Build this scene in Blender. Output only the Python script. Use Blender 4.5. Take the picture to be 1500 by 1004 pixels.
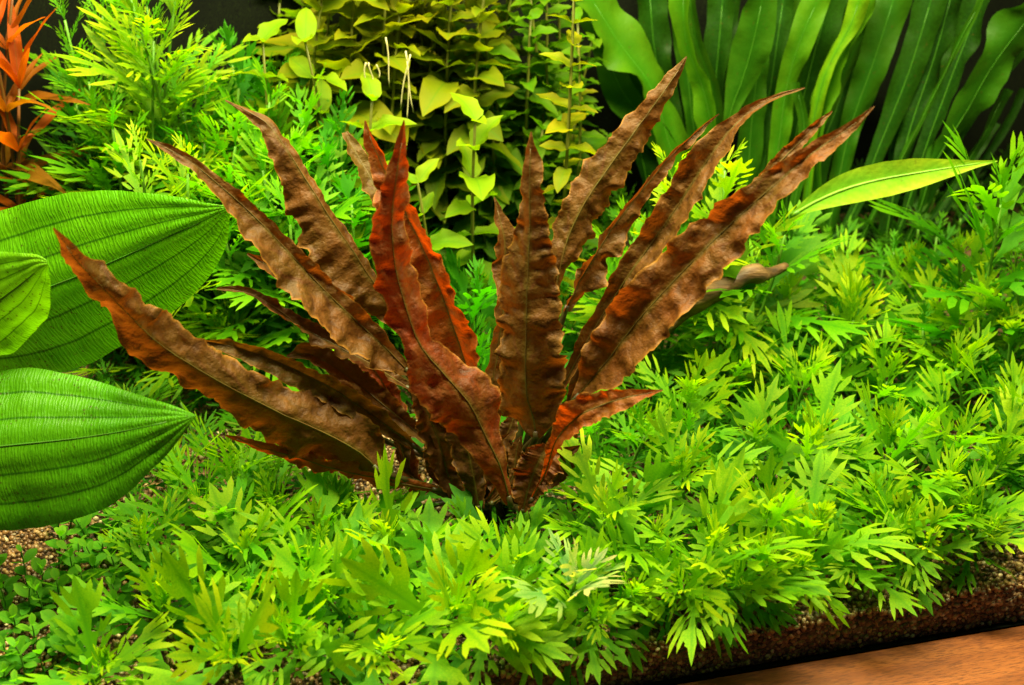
import bpy, math, random
import numpy as np
from mathutils import Vector, Matrix, noise
from mathutils.geometry import delaunay_2d_cdt
for o in list(bpy.data.objects): bpy.data.objects.remove(o)
S = bpy.context.scene
col = S.collection
R = math.radians
rnd = random.Random(7)

# ------------------------------------------------------------------ camera, light, exposure
FPX = 2083.0; PITCH = R(30)
Fw = Vector((0, math.cos(PITCH), -math.sin(PITCH))); Up = Vector((0, math.sin(PITCH), math.cos(PITCH))); Rt = Vector((1, 0, 0))
def ray(x, y): return Fw + Rt*((x-750)/FPX) + Up*((502-y)/FPX)
CAM = -ray(720, 745)*0.88
cd = bpy.data.cameras.new('camera'); cam = bpy.data.objects.new('camera', cd); col.objects.link(cam)
cam.location = CAM; cam.rotation_euler = (math.pi/2-PITCH, 0, 0)
cd.sensor_width = 36; cd.lens = 36*FPX/1500; cd.clip_start = .01; cd.clip_end = 20
cd.dof.use_dof = True; cd.dof.focus_distance = .83; cd.dof.aperture_fstop = 9
S.camera = cam
W = bpy.data.worlds.new('World'); S.world = W; W.use_nodes = True
W.node_tree.nodes['Background'].inputs[0].default_value = (.9, .95, 1, 1)
W.node_tree.nodes['Background'].inputs[1].default_value = .035
def lamp(name, loc, tgt, sx, sy, power, color):
    l = bpy.data.lights.new(name, 'AREA'); l.shape = 'RECTANGLE'; l.size = sx; l.size_y = sy; l.energy = power; l.color = color
    o = bpy.data.objects.new(name, l); col.objects.link(o); o.location = loc
    o.rotation_euler = (Vector(tgt)-Vector(loc)).to_track_quat('-Z', 'Y').to_euler()
    return o
lamp('aquarium_tube_light', (.03, -.02, .74), (.03, .0, 0), .95, .07, 33.0, (1, .92, .50))
lamp('aquarium_tube_light', (-.08, .20, .74), (-.08, .2, 0), .62, .07, 5.5, (1, .92, .50))
S.view_settings.view_transform = 'Standard'; S.view_settings.look = 'None'; S.view_settings.exposure = 0; S.view_settings.gamma = 1

# ------------------------------------------------------------------ helpers
def onz(x, y, z=0.): r = ray(x, y); return CAM + r*((z-CAM.z)/r.z)
def ony(x, y, Y): r = ray(x, y); return CAM + r*((Y-CAM.y)/r.y)
def project(p):
    d = p-CAM; f = d.dot(Fw); return 750+d.dot(Rt)/f*FPX, 502-d.dot(Up)/f*FPX
GA = onz(1000, 1000, -.03); GB = onz(1500, 915, -.03)
GD = (GB-GA).normalized(); GN = Vector((-GD.y, GD.x, 0))          # along the front edge / into the tank
def tank(u, v, z): p = GA + GD*u + GN*v; return Vector((p.x, p.y, z))
def tank_uv(p): d = p-GA; return d.dot(GD), d.dot(GN)
GROT = math.atan2(GD.y, GD.x)

def mesh_obj(name, verts, faces, mat, parent=None, uvs=None, smooth=True):
    me = bpy.data.meshes.new(name); me.from_pydata([tuple(v) for v in verts], [], faces)
    if uvs is not None:
        ul = me.uv_layers.new(name='UVMap'); vi = np.empty(len(me.loops), 'i'); me.loops.foreach_get('vertex_index', vi)
        ul.data.foreach_set('uv', np.array(uvs, 'f')[vi].ravel())
    if smooth: me.polygons.foreach_set('use_smooth', [True]*len(me.polygons))
    me.materials.append(mat); me.update()
    o = bpy.data.objects.new(name, me); col.objects.link(o)
    if parent: o.parent = parent
    return o
def inst(name, me, parent, M, color):
    o = bpy.data.objects.new(name, me); col.objects.link(o); o.parent = parent; o.matrix_local = M; o.color = color; return o
def thing(name, label, cat, loc, group=None):
    o = bpy.data.objects.new(name, None); col.objects.link(o); o.location = loc; o.empty_display_size = .01
    o['label'] = label; o['category'] = cat
    if group: o['group'] = group
    return o
def tag(o, label, cat, group=None):
    o['label'] = label; o['category'] = cat
    if group: o['group'] = group
def catmull(pts, n):
    P = np.array(pts, float); k = len(P); out = []
    d = np.r_[0, np.cumsum(np.maximum(1e-6, np.linalg.norm(np.diff(P[:, :2], axis=0), axis=1)))]; d /= d[-1]
    for t in np.linspace(0, 1, n):
        i = min(k-2, max(0, np.searchsorted(d, t, 'right')-1)); u = (t-d[i])/(d[i+1]-d[i])
        p1, p2 = P[i], P[i+1]; m1 = (P[i+1]-P[max(i-1, 0)])/(d[i+1]-d[max(i-1, 0)])*(d[i+1]-d[i]); m2 = (P[min(i+2, k-1)]-P[i])/(d[min(i+2, k-1)]-d[i])*(d[i+1]-d[i])
        out.append((2*u**3-3*u*u+1)*p1+(u**3-2*u*u+u)*m1+(-2*u**3+3*u*u)*p2+(u**3-u*u)*m2)
    return np.array(out)
def tube_data(pts, r0, r1, seg=6):
    V = []; F = []; n = len(pts)
    for i, p in enumerate(pts):
        t = (pts[min(i+1, n-1)]-pts[max(i-1, 0)]).normalized()
        a = t.cross(Vector((.3, .9, .31))).normalized(); b = t.cross(a); r = r0+(r1-r0)*i/(n-1)
        for k in range(seg): V.append(p+a*(r*math.cos(k*6.2832/seg))+b*(r*math.sin(k*6.2832/seg)))
    for i in range(n-1):
        for k in range(seg): F.append((i*seg+k, i*seg+(k+1) % seg, (i+1)*seg+(k+1) % seg, (i+1)*seg+k))
    F.append(tuple(range(seg))[::-1]); F.append(tuple(range((n-1)*seg, n*seg)))
    return V, F
def tube(name, pts, r0, r1, mat, parent=None, seg=6, color=None):
    V, F = tube_data(pts, r0, r1, seg); o = mesh_obj(name, V, F, mat, parent)
    if color: o.color = color
    return o

# ------------------------------------------------------------------ materials
class NT:
    def __init__(s, name):
        s.m = bpy.data.materials.new(name); s.m.use_nodes = True; s.t = s.m.node_tree; s.t.nodes.clear()
        s.out = s.n('ShaderNodeOutputMaterial')
    def n(s, typ, **k):
        nd = s.t.nodes.new(typ)
        for a, v in k.items(): setattr(nd, a, v)
        return nd
    def l(s, a, b): s.t.links.new(a, b)
    def val(s, sock, v):
        if hasattr(v, 'is_output'): s.l(v, sock)
        else: sock.default_value = v
    def math(s, op, a, b=0., clamp=False):
        nd = s.n('ShaderNodeMath', operation=op, use_clamp=clamp); s.val(nd.inputs[0], a); s.val(nd.inputs[1], b); return nd.outputs[0]
    def mix(s, f, a, b, mode='MIX'):
        nd = s.n('ShaderNodeMix', data_type='RGBA', blend_type=mode); s.val(nd.inputs[0], f); s.val(nd.inputs[6], a); s.val(nd.inputs[7], b); return nd.outputs[2]
    def noise(s, vec, scale, detail=3, rough=.55):
        nd = s.n('ShaderNodeTexNoise'); nd.inputs['Scale'].default_value = scale; nd.inputs['Detail'].default_value = detail; nd.inputs['Roughness'].default_value = rough
        if vec is not None: s.l(vec, nd.inputs['Vector'])
        return nd.outputs['Fac']
    def ramp(s, f, stops):
        nd = s.n('ShaderNodeValToRGB'); cr = nd.color_ramp
        while len(cr.elements) < len(stops): cr.elements.new(.5)
        for e, (p, c) in zip(cr.elements, stops): e.position = p; e.color = (*c, 1) if len(c) == 3 else c
        s.l(f, nd.inputs[0]); return nd.outputs[0]
    def mapr(s, f, a, b, c, d):
        nd = s.n('ShaderNodeMapRange'); s.l(f, nd.inputs[0])
        for i, v in enumerate((a, b, c, d)): nd.inputs[i+1].default_value = v
        return nd.outputs[0]
    def leaf(s, colr, tcol, trans=.45, rough=.45, spec=.35, bump=None, bs=.3, bd=.001):
        p = s.n('ShaderNodeBsdfPrincipled'); s.val(p.inputs['Base Color'], colr); p.inputs['Roughness'].default_value = rough; p.inputs['Specular IOR Level'].default_value = spec
        t = s.n('ShaderNodeBsdfTranslucent'); s.val(t.inputs['Color'], tcol)
        mx = s.n('ShaderNodeMixShader'); s.val(mx.inputs[0], trans); s.l(p.outputs[0], mx.inputs[1]); s.l(t.outputs[0], mx.inputs[2]); s.l(mx.outputs[0], s.out.inputs[0])
        if bump is not None:
            b = s.n('ShaderNodeBump'); b.inputs['Strength'].default_value = bs; b.inputs['Distance'].default_value = bd; s.l(bump, b.inputs['Height'])
            s.l(b.outputs[0], p.inputs['Normal']); s.l(b.outputs[0], t.inputs['Normal'])
        return s.m

def mat_green(name, tip=(1.5, 1.12, 1.0), spots=0., rough=.45, trans=.58, veins=0):
    """soft water-plant leaf: colour comes from the object, tip and rim a little yellower, darker midrib"""
    s = NT(name); oi = s.n('ShaderNodeObjectInfo'); uv = s.n('ShaderNodeUVMap').outputs[0]
    sep = s.n('ShaderNodeSeparateXYZ'); s.l(uv, sep.inputs[0]); u, v = sep.outputs[0], sep.outputs[1]
    tc = s.n('ShaderNodeTexCoord').outputs['Object']
    add = s.n('ShaderNodeVectorMath', operation='ADD'); s.l(tc, add.inputs[0]); s.l(oi.outputs['Location'], add.inputs[1])
    nz = s.noise(add.outputs[0], 60, 4)
    av = s.math('ABSOLUTE', v)
    g = s.math('ADD', s.math('MULTIPLY', u, .5), s.math('MULTIPLY', av, .55))
    g = s.math('ADD', g, s.math('MULTIPLY', s.math('SUBTRACT', nz, .5), .8), True)
    g = s.mapr(g, .3, .85, 0, 1)
    c2 = s.mix(1., oi.outputs['Color'], (*tip, 1), 'MULTIPLY')
    c = s.mix(g, oi.outputs['Color'], c2)
    rib = s.mapr(av, 0., .07, .35, 0.)
    c = s.mix(rib, c, (.05, .25, .008, 1))
    c = s.mix(s.mapr(s.noise(add.outputs[0], 420, 3), .35, .7, 0, .22), c, (.03, .14, .004, 1))
    if spots:
        sp = s.mapr(s.noise(add.outputs[0], 260, 2, .7), .66, .72, 0, spots); c = s.mix(sp, c, (.10, .05, .01, 1))
    t = s.mix(1., c, (1.1, 1.25, .2, 1), 'MULTIPLY')
    bump = s.noise(add.outputs[0], 160, 4)
    if veins:
        w = s.n('ShaderNodeTexWave', wave_type='BANDS', bands_direction='X'); cb = s.n('ShaderNodeCombineXYZ')
        s.l(s.math('SUBTRACT', u, s.math('MULTIPLY', av, .12)), cb.inputs[0]); s.l(cb.outputs[0], w.inputs['Vector']); w.inputs['Scale'].default_value = veins
        bump = s.math('ADD', bump, s.math('MULTIPLY', w.outputs['Fac'], .12))
    return s.leaf(c, t, trans, rough, .18, bump, .35, .0012)

def mat_crypt():
    s = NT('bronze_leaf'); oi = s.n('ShaderNodeObjectInfo'); uv = s.n('ShaderNodeUVMap').outputs[0]
    sep = s.n('ShaderNodeSeparateXYZ'); s.l(uv, sep.inputs[0]); u, v = sep.outputs[0], sep.outputs[1]
    av = s.math('ABSOLUTE', v); tc = s.n('ShaderNodeTexCoord').outputs['Object']
    n1 = s.noise(tc, 38, 5, .6); n2 = s.noise(tc, 150, 4, .5); n3 = s.noise(tc, 900, 3, .7)
    c = s.mix(s.mapr(n1, .35, .68, 0, .8), oi.outputs['Color'], (.075, .045, .004, 1))
    c = s.mix(s.mapr(n2, .54, .76, 0, .5), c, (.23, .088, .022, 1))
    c = s.mix(s.mapr(n2, .30, .47, .75, 0), c, (.034, .012, .003, 1))
    c = s.mix(s.mapr(n3, .45, .75, 0, .45), c, (.055, .028, .012, 1))
    # pinnate veins: bands that sweep forward from the midrib
    w = s.n('ShaderNodeTexWave', wave_type='BANDS', bands_direction='X'); cb = s.n('ShaderNodeCombineXYZ')
    s.l(s.math('SUBTRACT', u, s.math('MULTIPLY', s.math('POWER', av, 1.3), .16)), cb.inputs[0]); s.l(s.math('MULTIPLY', n1, .05), cb.inputs[1]); s.l(cb.outputs[0], w.inputs['Vector'])
    w.inputs['Scale'].default_value = 2.6; w.inputs['Distortion'].default_value = 3.0; w.inputs['Detail'].default_value = 2
    vein = s.math('MULTIPLY', s.mapr(w.outputs['Fac'], .0, .14, .5, 0), s.mapr(n1, .4, .6, 0, 1))
    c = s.mix(vein, c, (.10, .030, .012, 1))
    mid = s.mapr(av, .02, .16, .75, 0); c = s.mix(mid, c, (.085, .065, .007, 1))
    edge = s.mapr(av, .9, 1, 0, .6); c = s.mix(edge, c, (.36, .16, .02, 1))
    tcol = s.mix(.7, s.mix(1., c, (1.9, 1.1, .35, 1), 'MULTIPLY'), s.mix(1., oi.outputs['Color'], (2.3, 1.25, .6, 1), 'MULTIPLY'))
    bump = s.math('ADD', s.math('MULTIPLY', n2, .9), s.math('ADD', s.math('MULTIPLY', w.outputs['Fac'], .05), s.math('MULTIPLY', n3, .07)))
    return s.leaf(c, tcol, .38, .52, .22, bump, .9, .0032)

def mat_sword():
    s = NT('sword_leaf'); oi = s.n('ShaderNodeObjectInfo'); uv = s.n('ShaderNodeUVMap').outputs[0]
    sep = s.n('ShaderNodeSeparateXYZ'); s.l(uv, sep.inputs[0]); u, v = sep.outputs[0], sep.outputs[1]
    tc = s.n('ShaderNodeTexCoord').outputs['Object']; av = s.math('ABSOLUTE', v)
    n1 = s.noise(tc, 22, 4); n2 = s.noise(tc, 140, 4)
    c = s.mix(s.mapr(n1, .3, .7, 0, .7), oi.outputs['Color'], s.mix(1., oi.outputs['Color'], (1.55, 1.1, 1, 1), 'MULTIPLY'))
    # fine ladder veins across the leaf
    w = s.n('ShaderNodeTexWave', wave_type='BANDS', bands_direction='X'); cb = s.n('ShaderNodeCombineXYZ')
    s.l(s.math('ADD', u, s.math('MULTIPLY', n1, .02)), cb.inputs[0]); s.l(s.math('MULTIPLY', v, .05), cb.inputs[1]); s.l(cb.outputs[0], w.inputs['Vector'])
    w.inputs['Scale'].default_value = 34; w.inputs['Distortion'].default_value = 7; w.inputs['Detail'].default_value = 3; w.inputs['Detail Scale'].default_value = 3
    brk = s.mapr(n2, .35, .65, .05, .45)
    c = s.mix(s.math('MULTIPLY', s.mapr(w.outputs['Fac'], 0, .5, 1, 0), brk), c, (.018, .11, .002, 1))
    # long veins running tip to base
    for v0 in (0, .34, .68):
        d = s.math('ABSOLUTE', s.math('SUBTRACT', av, v0)); c = s.mix(s.mapr(d, .003, .024, .85, 0), c, (.015, .085, .002, 1))
    vo = s.n('ShaderNodeTexVoronoi'); vo.inputs['Scale'].default_value = 330; s.l(tc, vo.inputs['Vector'])
    dot = s.math('MULTIPLY', s.mapr(vo.outputs['Distance'], .16, .24, 1, 0), s.mapr(s.noise(tc, 30, 3), .46, .58, 0, .8))
    c = s.mix(dot, c, (.05, .04, .008, 1))
    t = s.mix(1., c, (1.1, 1.15, .3, 1), 'MULTIPLY')
    bump = s.math('ADD', s.math('MULTIPLY', w.outputs['Fac'], .5), n2)
    return s.leaf(c, t, .42, .40, .22, bump, .4, .0014)

def mat_stem(name, fac=1.0):
    s = NT(name); oi = s.n('ShaderNodeObjectInfo'); tc = s.n('ShaderNodeTexCoord').outputs['Object']
    c = s.mix(s.mapr(s.noise(tc, 150, 3), .35, .7, 0, .5), oi.outputs['Color'], (.06, .09, .01, 1))
    return s.leaf(c, c, .15, .45, .4, s.noise(tc, 500, 2), .2, .0005)

def mat_gravel():
    s = NT('gravel_grain'); a = s.n('ShaderNodeAttribute', attribute_name='grain'); tc = s.n('ShaderNodeTexCoord').outputs['Object']
    c = s.mix(s.mapr(s.noise(tc, 900, 3), .35, .7, 0, .4), a.outputs['Color'], (.09, .05, .02, 1))
    p = s.n('ShaderNodeBsdfPrincipled'); s.l(c, p.inputs['Base Color']); p.inputs['Roughness'].default_value = .35; p.inputs['Specular IOR Level'].default_value = .5
    s.l(p.outputs[0], s.out.inputs[0]); return s.m
def mat_bed():
    s = NT('gravel_bed'); tc = s.n('ShaderNodeTexCoord').outputs['Object']
    vo = s.n('ShaderNodeTexVoronoi'); vo.inputs['Scale'].default_value = 330; s.l(tc, vo.inputs['Vector'])
    sp = s.n('ShaderNodeSeparateColor'); s.l(vo.outputs['Color'], sp.inputs[0])
    c = s.ramp(sp.outputs[0], [(0, (.03, .017, .008)), (.5, (.12, .06, .022)), (1, (.28, .16, .06))])
    p = s.n('ShaderNodeBsdfPrincipled'); s.l(c, p.inputs['Base Color']); p.inputs['Roughness'].default_value = .7
    b = s.n('ShaderNodeBump'); b.invert = True; b.inputs['Distance'].default_value = .002; s.l(vo.outputs['Distance'], b.inputs['Height']); s.l(b.outputs[0], p.inputs['Normal'])
    s.l(p.outputs[0], s.out.inputs[0]); return s.m
def mat_wood():
    s = NT('beech_wood'); tc = s.n('ShaderNodeTexCoord').outputs['Object']
    mp = s.n('ShaderNodeMapping'); mp.inputs['Scale'].default_value = (8, 130, 130); s.l(tc, mp.inputs[0])
    mf = s.n('ShaderNodeMapping'); mf.inputs['Scale'].default_value = (160, 1500, 1500); s.l(tc, mf.inputs[0])
    n1 = s.noise(mp.outputs[0], 1, 5, .6); n2 = s.noise(mf.outputs[0], 1, 2, .6)
    c = s.ramp(n1, [(.3, (.12, .030, .006)), (.5, (.19, .052, .010)), (.7, (.25, .076, .016))])
    c = s.mix(s.mapr(n2, .48, .62, 0, .75), c, (.07, .017, .004, 1))
    p = s.n('ShaderNodeBsdfPrincipled'); s.l(c, p.inputs['Base Color']); p.inputs['Roughness'].default_value = .42
    b = s.n('ShaderNodeBump'); b.inputs['Strength'].default_value = .25; b.inputs['Distance'].default_value = .0004; s.l(n2, b.inputs['Height']); s.l(b.outputs[0], p.inputs['Normal'])
    s.l(p.outputs[0], s.out.inputs[0]); return s.m
def mat_back():
    s = NT('dark_background'); tc = s.n('ShaderNodeTexCoord').outputs['Object']
    mp = s.n('ShaderNodeMapping'); mp.inputs['Scale'].default_value = (60, 60, 60); s.l(tc, mp.inputs[0])
    w = s.n('ShaderNodeTexWave', wave_type='BANDS'); w.inputs['Scale'].default_value = 3; w.inputs['Distortion'].default_value = 24; w.inputs['Detail'].default_value = 5; s.l(mp.outputs[0], w.inputs['Vector'])
    c = s.ramp(s.math('MULTIPLY', w.outputs['Fac'], s.noise(tc, 25, 4)), [(.1, (.0012, .002, .001)), (.6, (.005, .008, .002))])
    p = s.n('ShaderNodeBsdfPrincipled'); s.l(c, p.inputs['Base Color']); p.inputs['Roughness'].default_value = .8; p.inputs['Specular IOR Level'].default_value = .1
    s.l(p.outputs[0], s.out.inputs[0]); return s.m
def mat_bark():
    s = NT('driftwood_bark'); tc = s.n('ShaderNodeTexCoord').outputs['Object']
    mp = s.n('ShaderNodeMapping'); mp.inputs['Scale'].default_value = (30, 160, 160); s.l(tc, mp.inputs[0])
    n1 = s.noise(mp.outputs[0], 1, 5)
    c = s.ramp(n1, [(.3, (.03, .014, .006)), (.55, (.12, .06, .02)), (.75, (.22, .13, .05))])
    p = s.n('ShaderNodeBsdfPrincipled'); s.l(c, p.inputs['Base Color']); p.inputs['Roughness'].default_value = .6
    b = s.n('ShaderNodeBump'); b.inputs['Distance'].default_value = .002; s.l(n1, b.inputs['Height']); s.l(b.outputs[0], p.inputs['Normal'])
    s.l(p.outputs[0], s.out.inputs[0]); return s.m
M_WIS = mat_green('wisteria_leaf', (2.6, 1.42, 1.2)); M_OVAL = mat_green('oval_leaf', (1.35, 1.05, 1), .25); M_ORANGE = mat_green('orange_leaf', (1.1, 1.3, 1.2), .15, veins=0)
M_RIB = mat_green('ribbon_leaf', (2.0, 1.15, 1), .3, .5, .4, 5); M_CRYPT = mat_crypt(); M_SWORD = mat_sword(); M_STEM = mat_stem('green_stem')
M_GRAIN = mat_gravel(); M_BED = mat_bed(); M_WOOD = mat_wood(); M_BACK = mat_back(); M_BARK = mat_bark()

# ------------------------------------------------------------------ setting
def gz(p):
    u, v = tank_uv(p)
    return .004*noise.noise(Vector((p.x*9, p.y*9, 0)))+.002*noise.noise(Vector((p.x*30, p.y*30, 3)))-.006*max(0, 1-v/.05)
def build_bed():
    us = np.linspace(-.75, .75, 90); vs = np.r_[np.linspace(.0075, .06, 10), np.linspace(.075, .499, 45)]
    V = []; F = []; n = len(us)
    for v in vs:
        for u in us:
            p = tank(u, v, 0); p.z = gz(p)-.0035; V.append(p)
    for j in range(len(vs)-1):
        for i in range(n-1): a = j*n+i; F.append((a, a+1, a+n+1, a+n))
    b0 = len(V)
    for u in us: V.append(tank(u, .0078, -.0335))
    for i in range(n-1): F.append((i, b0+i, b0+i+1, i+1))
    o = mesh_obj('gravel_bed', V, F, M_BED); o['kind'] = 'structure'
build_bed()
def ico():
    t = (1+5**.5)/2
    v = np.array([(-1, t, 0), (1, t, 0), (-1, -t, 0), (1, -t, 0), (0, -1, t), (0, 1, t), (0, -1, -t), (0, 1, -t), (t, 0, -1), (t, 0, 1), (-t, 0, -1), (-t, 0, 1)], float); v /= np.linalg.norm(v[0])
    f = [(0, 11, 5), (0, 5, 1), (0, 1, 7), (0, 7, 10), (0, 10, 11), (1, 5, 9), (5, 11, 4), (11, 10, 2), (10, 7, 6), (7, 1, 8), (3, 9, 4), (3, 4, 2), (3, 2, 6), (3, 6, 8), (3, 8, 9), (4, 9, 5), (2, 4, 11), (6, 2, 10), (8, 6, 7), (9, 8, 1)]
    cache = {}; vl = [tuple(x) for x in v]; nf = []
    def midp(a, b):
        k = (min(a, b), max(a, b))
        if k not in cache:
            m = (np.array(vl[a])+np.array(vl[b]))/2; vl.append(tuple(m/np.linalg.norm(m))); cache[k] = len(vl)-1
        return cache[k]
    for a, b, c in f:
        x, y, z = midp(a, b), midp(b, c), midp(c, a); nf += [(a, x, z), (b, y, x), (c, z, y), (x, y, z)]
    return v, np.array(f), np.array(vl), np.array(nf)
IV0, IF0, IV1, IF1 = ico()
def grains(name, P, sizes, fine, label):
    g = np.random.default_rng(len(P)); V0, F0 = (IV1, IF1) if fine else (IV0, IF0)
    n = len(P); k = len(V0)
    q = g.normal(size=(n, 4)); q /= np.linalg.norm(q, axis=1)[:, None]
    w, x, y, z = q.T
    Rm = np.stack([np.stack([1-2*(y*y+z*z), 2*(x*y-z*w), 2*(x*z+y*w)], -1), np.stack([2*(x*y+z*w), 1-2*(x*x+z*z), 2*(y*z-x*w)], -1), np.stack([2*(x*z-y*w), 2*(y*z+x*w), 1-2*(x*x+y*y)], -1)], 1)
    sc = sizes[:, None]*g.uniform(.6, 1.25, (n, 3))
    bumpy = 1+g.uniform(-.16, .16, (n, k))
    L = V0[None]*sc[:, None, :]*bumpy[..., None]
    V = np.einsum('nij,nkj->nki', Rm, L)+P[:, None, :]
    F = (F0[None]+(np.arange(n)*k)[:, None, None]).reshape(-1, 3)
    me = bpy.data.meshes.new(name); me.vertices.add(n*k); me.vertices.foreach_set('co', V.ravel())
    me.loops.add(F.size); me.loops.foreach_set('vertex_index', F.ravel().astype('i')); me.polygons.add(len(F)); me.polygons.foreach_set('loop_start', np.arange(0, F.size, 3))
    me.polygons.foreach_set('use_smooth', np.ones(len(F), bool))
    pal = np.array([(.40, .25, .11), (.26, .13, .045), (.14, .065, .024), (.05, .028, .014), (.30, .17, .055), (.58, .45, .27), (.22, .17, .11), (.24, .12, .04)])
    c = pal[g.choice(8, n, p=[.2, .2, .17, .13, .12, .07, .06, .05])]*g.uniform(.7, 1.2, (n, 1)); c = np.c_[c, np.ones(n)]
    at = me.color_attributes.new('grain', 'FLOAT_COLOR', 'POINT'); at.data.foreach_set('color', np.repeat(c, k, 0).astype('f').ravel())
    me.update(); me.validate(); me.materials.append(M_GRAIN)
    o = bpy.data.objects.new(name, me); col.objects.link(o); o['kind'] = 'stuff'; tag(o, label, 'gravel')
def lay_gravel():
    g = np.random.default_rng(3); fine = []; coarse = []
    step = .0031
    for u in np.arange(-.62, .42, step):
        for v in np.arange(.0045, .30, step):
            p = tank(u+g.uniform(-.4, .4)*step, v+g.uniform(-.4, .4)*step, 0); x, y = project(p)
            if not (-40 < x < 1540 and 560 < y < 1040): continue
            p.z = gz(p)+g.uniform(-.0012, .0016)
            near = v < .075 or (x < 260 and y > 740) or (420 < x < 900 and 600 < y < 800)
            if near: fine.append(p)
            elif g.random() < .45: coarse.append(p)
    for u in np.arange(-.2, .42, .0029):                      # the bed seen in section through the front pane
        for z in np.arange(-.031, -.004, .0029):
            fine.append(tank(u+g.uniform(-.4, .4)*.003, .0078+g.uniform(-.0008, .0012), z+g.uniform(-.001, .001)))
    A = np.array([tuple(p) for p in fine]); B = np.array([tuple(p) for p in coarse])
    grains('gravel', A, g.uniform(.0011, .0021, len(A)), False, 'loose tan, brown and cream gravel grains on the open aquarium bed')
    grains('gravel', B, g.uniform(.0014, .0024, len(B)), False, 'sparse brown gravel grains lying beneath the green stems')
lay_gravel()
def box_at(name, u0, u1, v0, v1, z0, z1, mat, bev=0):
    o = None
    c = tank((u0+u1)/2, (v0+v1)/2, (z0+z1)/2); hx, hy, hz = (u1-u0)/2, (v1-v0)/2, (z1-z0)/2
    V = [(sx*hx, sy*hy, sz*hz) for sx in (-1, 1) for sy in (-1, 1) for sz in (-1, 1)]
    F = [(0, 1, 3, 2), (4, 6, 7, 5), (0, 4, 5, 1), (2, 3, 7, 6), (0, 2, 6, 4), (1, 5, 7, 3)]
    o = mesh_obj(name, V, F, mat, smooth=False); o.location = c; o.rotation_euler = (0, 0, GROT)
    if bev: m = o.modifiers.new('bevel', 'BEVEL'); m.width = bev; m.segments = 3
    return o
ledge = box_at('wooden_ledge', -.5, .6, -.16, 0, -.055, -.03, M_WOOD, .0015)
tag(ledge, 'orange brown beech wood ledge in front of the gravel', 'ledge')
bw = box_at('back_wall', -.75, .85, .50, .51, -.05, .75, M_BACK); bw['kind'] = 'structure'
sub = box_at('tank_floor', -.75, .75,   .0045, .50, -.045, -.034, M_BACK); sub['kind'] = 'structure'

# ------------------------------------------------------------------ leaf meshes
def lobed_leaf(seed, lobes=4, wide=1., tooth=.7, droop=.25, stalk=.14, lobe_len=.42, rib=.03, ang=(42, 28), tipw=.06):
    """pinnately lobed leaf: finger lobes swept towards the tip, a few with a side tooth"""
    r = random.Random(seed); half = []
    for side in (1, -1):
        pts = [(.0, .010), (stalk*.6, .013)]
        xs = np.linspace(stalk+.05, .64, lobes)+np.array([r.uniform(-.025, .025) for _ in range(lobes)])
        gap = (.64-stalk)/lobes
        for i, x0 in enumerate(xs):
            k = i/(lobes-1); prof = (.62, .95, 1.0, .86, .66, .5)[min(5, int(k*3.99))] if lobes < 6 else 1
            L = lobe_len*prof*r.uniform(.8, 1.15); th = R(ang[0]+(ang[1]-ang[0])*k+r.uniform(-5, 5)); d = np.array([math.cos(th), math.sin(th)]); nrm = np.array([-d[1], d[0]])
            hw = .034*wide*r.uniform(.85, 1.2); web = rib*(.55+.6*math.sin(math.pi*(.15+.75*k)))
            base = np.array([x0, web])
            pts.append((x0-gap*.40, web*.85))
            if r.random() < tooth and L > .2:
                pts.append(tuple(base+d*L*.38-nrm*hw*.9)); pts.append(tuple(base+d*L*.74-nrm*hw*2.5)); pts.append(tuple(base+d*L*.66-nrm*hw*1.0))
            else: pts.append(tuple(base+d*L*.5-nrm*hw))
            pts.append(tuple(base+d*L*.84-nrm*hw*.75)); pts.append(tuple(base+d*L)); pts.append(tuple(base+d*L*.80+nrm*hw*.8)); pts.append(tuple(base+d*L*.42+nrm*hw*.72))
        pts += [(.70, rib*.9), (.79, tipw*.85), (.85, tipw*(1.5 if r.random() < tooth else 1)), (.87, tipw*.85), (.95, tipw*.5)]
        half.append(pts)
    poly = half[0]+[(1.02, 0)]+[(x, -y) for x, y in half[1][::-1]]
    pv = [Vector((x, y)) for x, y in poly]; n = len(pv)
    inner = [Vector((x, 0)) for x in np.linspace(.06, .95, 10)]
    vs, es, fs, *_ = delaunay_2d_cdt(pv+inner, [], [list(range(n))], 1, 1e-5)
    ph = r.uniform(0, 6.28); V = []; tw = r.uniform(-.5, .5)
    for p in vs:
        x, y = p.x, p.y
        z = -droop*x*x*.9+.12*x+.10*abs(y)-.9*y*y+.035*math.sin(x*8+ph+(2.2 if y > 0 else 0))*min(1, abs(y)*5)+tw*y*x
        V.append((x, y, z))
    return V, [tuple(f) for f in fs], [(p.x, max(-1, min(1, p.y/.3))) for p in vs]
def blade_data(n, m, wfun, bend, cup, wave=0., seed=0, twist=0.):
    V = []; F = []; U = []; r = random.Random(seed); ph = r.uniform(0, 6)
    for i in range(n+1):
        t = i/n; w = wfun(t)
        for j in range(m+1):
            v = -1+2*j/m; y = v*w; z = bend*t*t+cup*w*v*v+wave*w*v*v*math.sin(t*14+ph+(1.7 if v > 0 else 0)); a = twist*t
            V.append((t, y*math.cos(a)-z*math.sin(a)*0, z+y*math.sin(a))); U.append((t, v))
    for i in range(n):
        for j in range(m): a = i*(m+1)+j; F.append((a, a+1, a+m+2, a+m+1))
    return V, F, U
def mk(name, data, mat):
    o = mesh_obj(name, data[0], data[1], mat, None, data[2]); me = o.data; bpy.data.objects.remove(o); return me
WIS_BROAD = [mk('leaf', lobed_leaf(10+i, 4, .92, .55, .05+.12*(i % 4), .14, .42, .038, (42, 22), .056), M_WIS) for i in range(8)]
WIS_MID = [mk('leaf', lobed_leaf(40+i, 4+i % 2, .72, .55, .02+.13*(i % 4), .15, .39, .027, (42, 22), .042), M_WIS) for i in range(8)]
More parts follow.
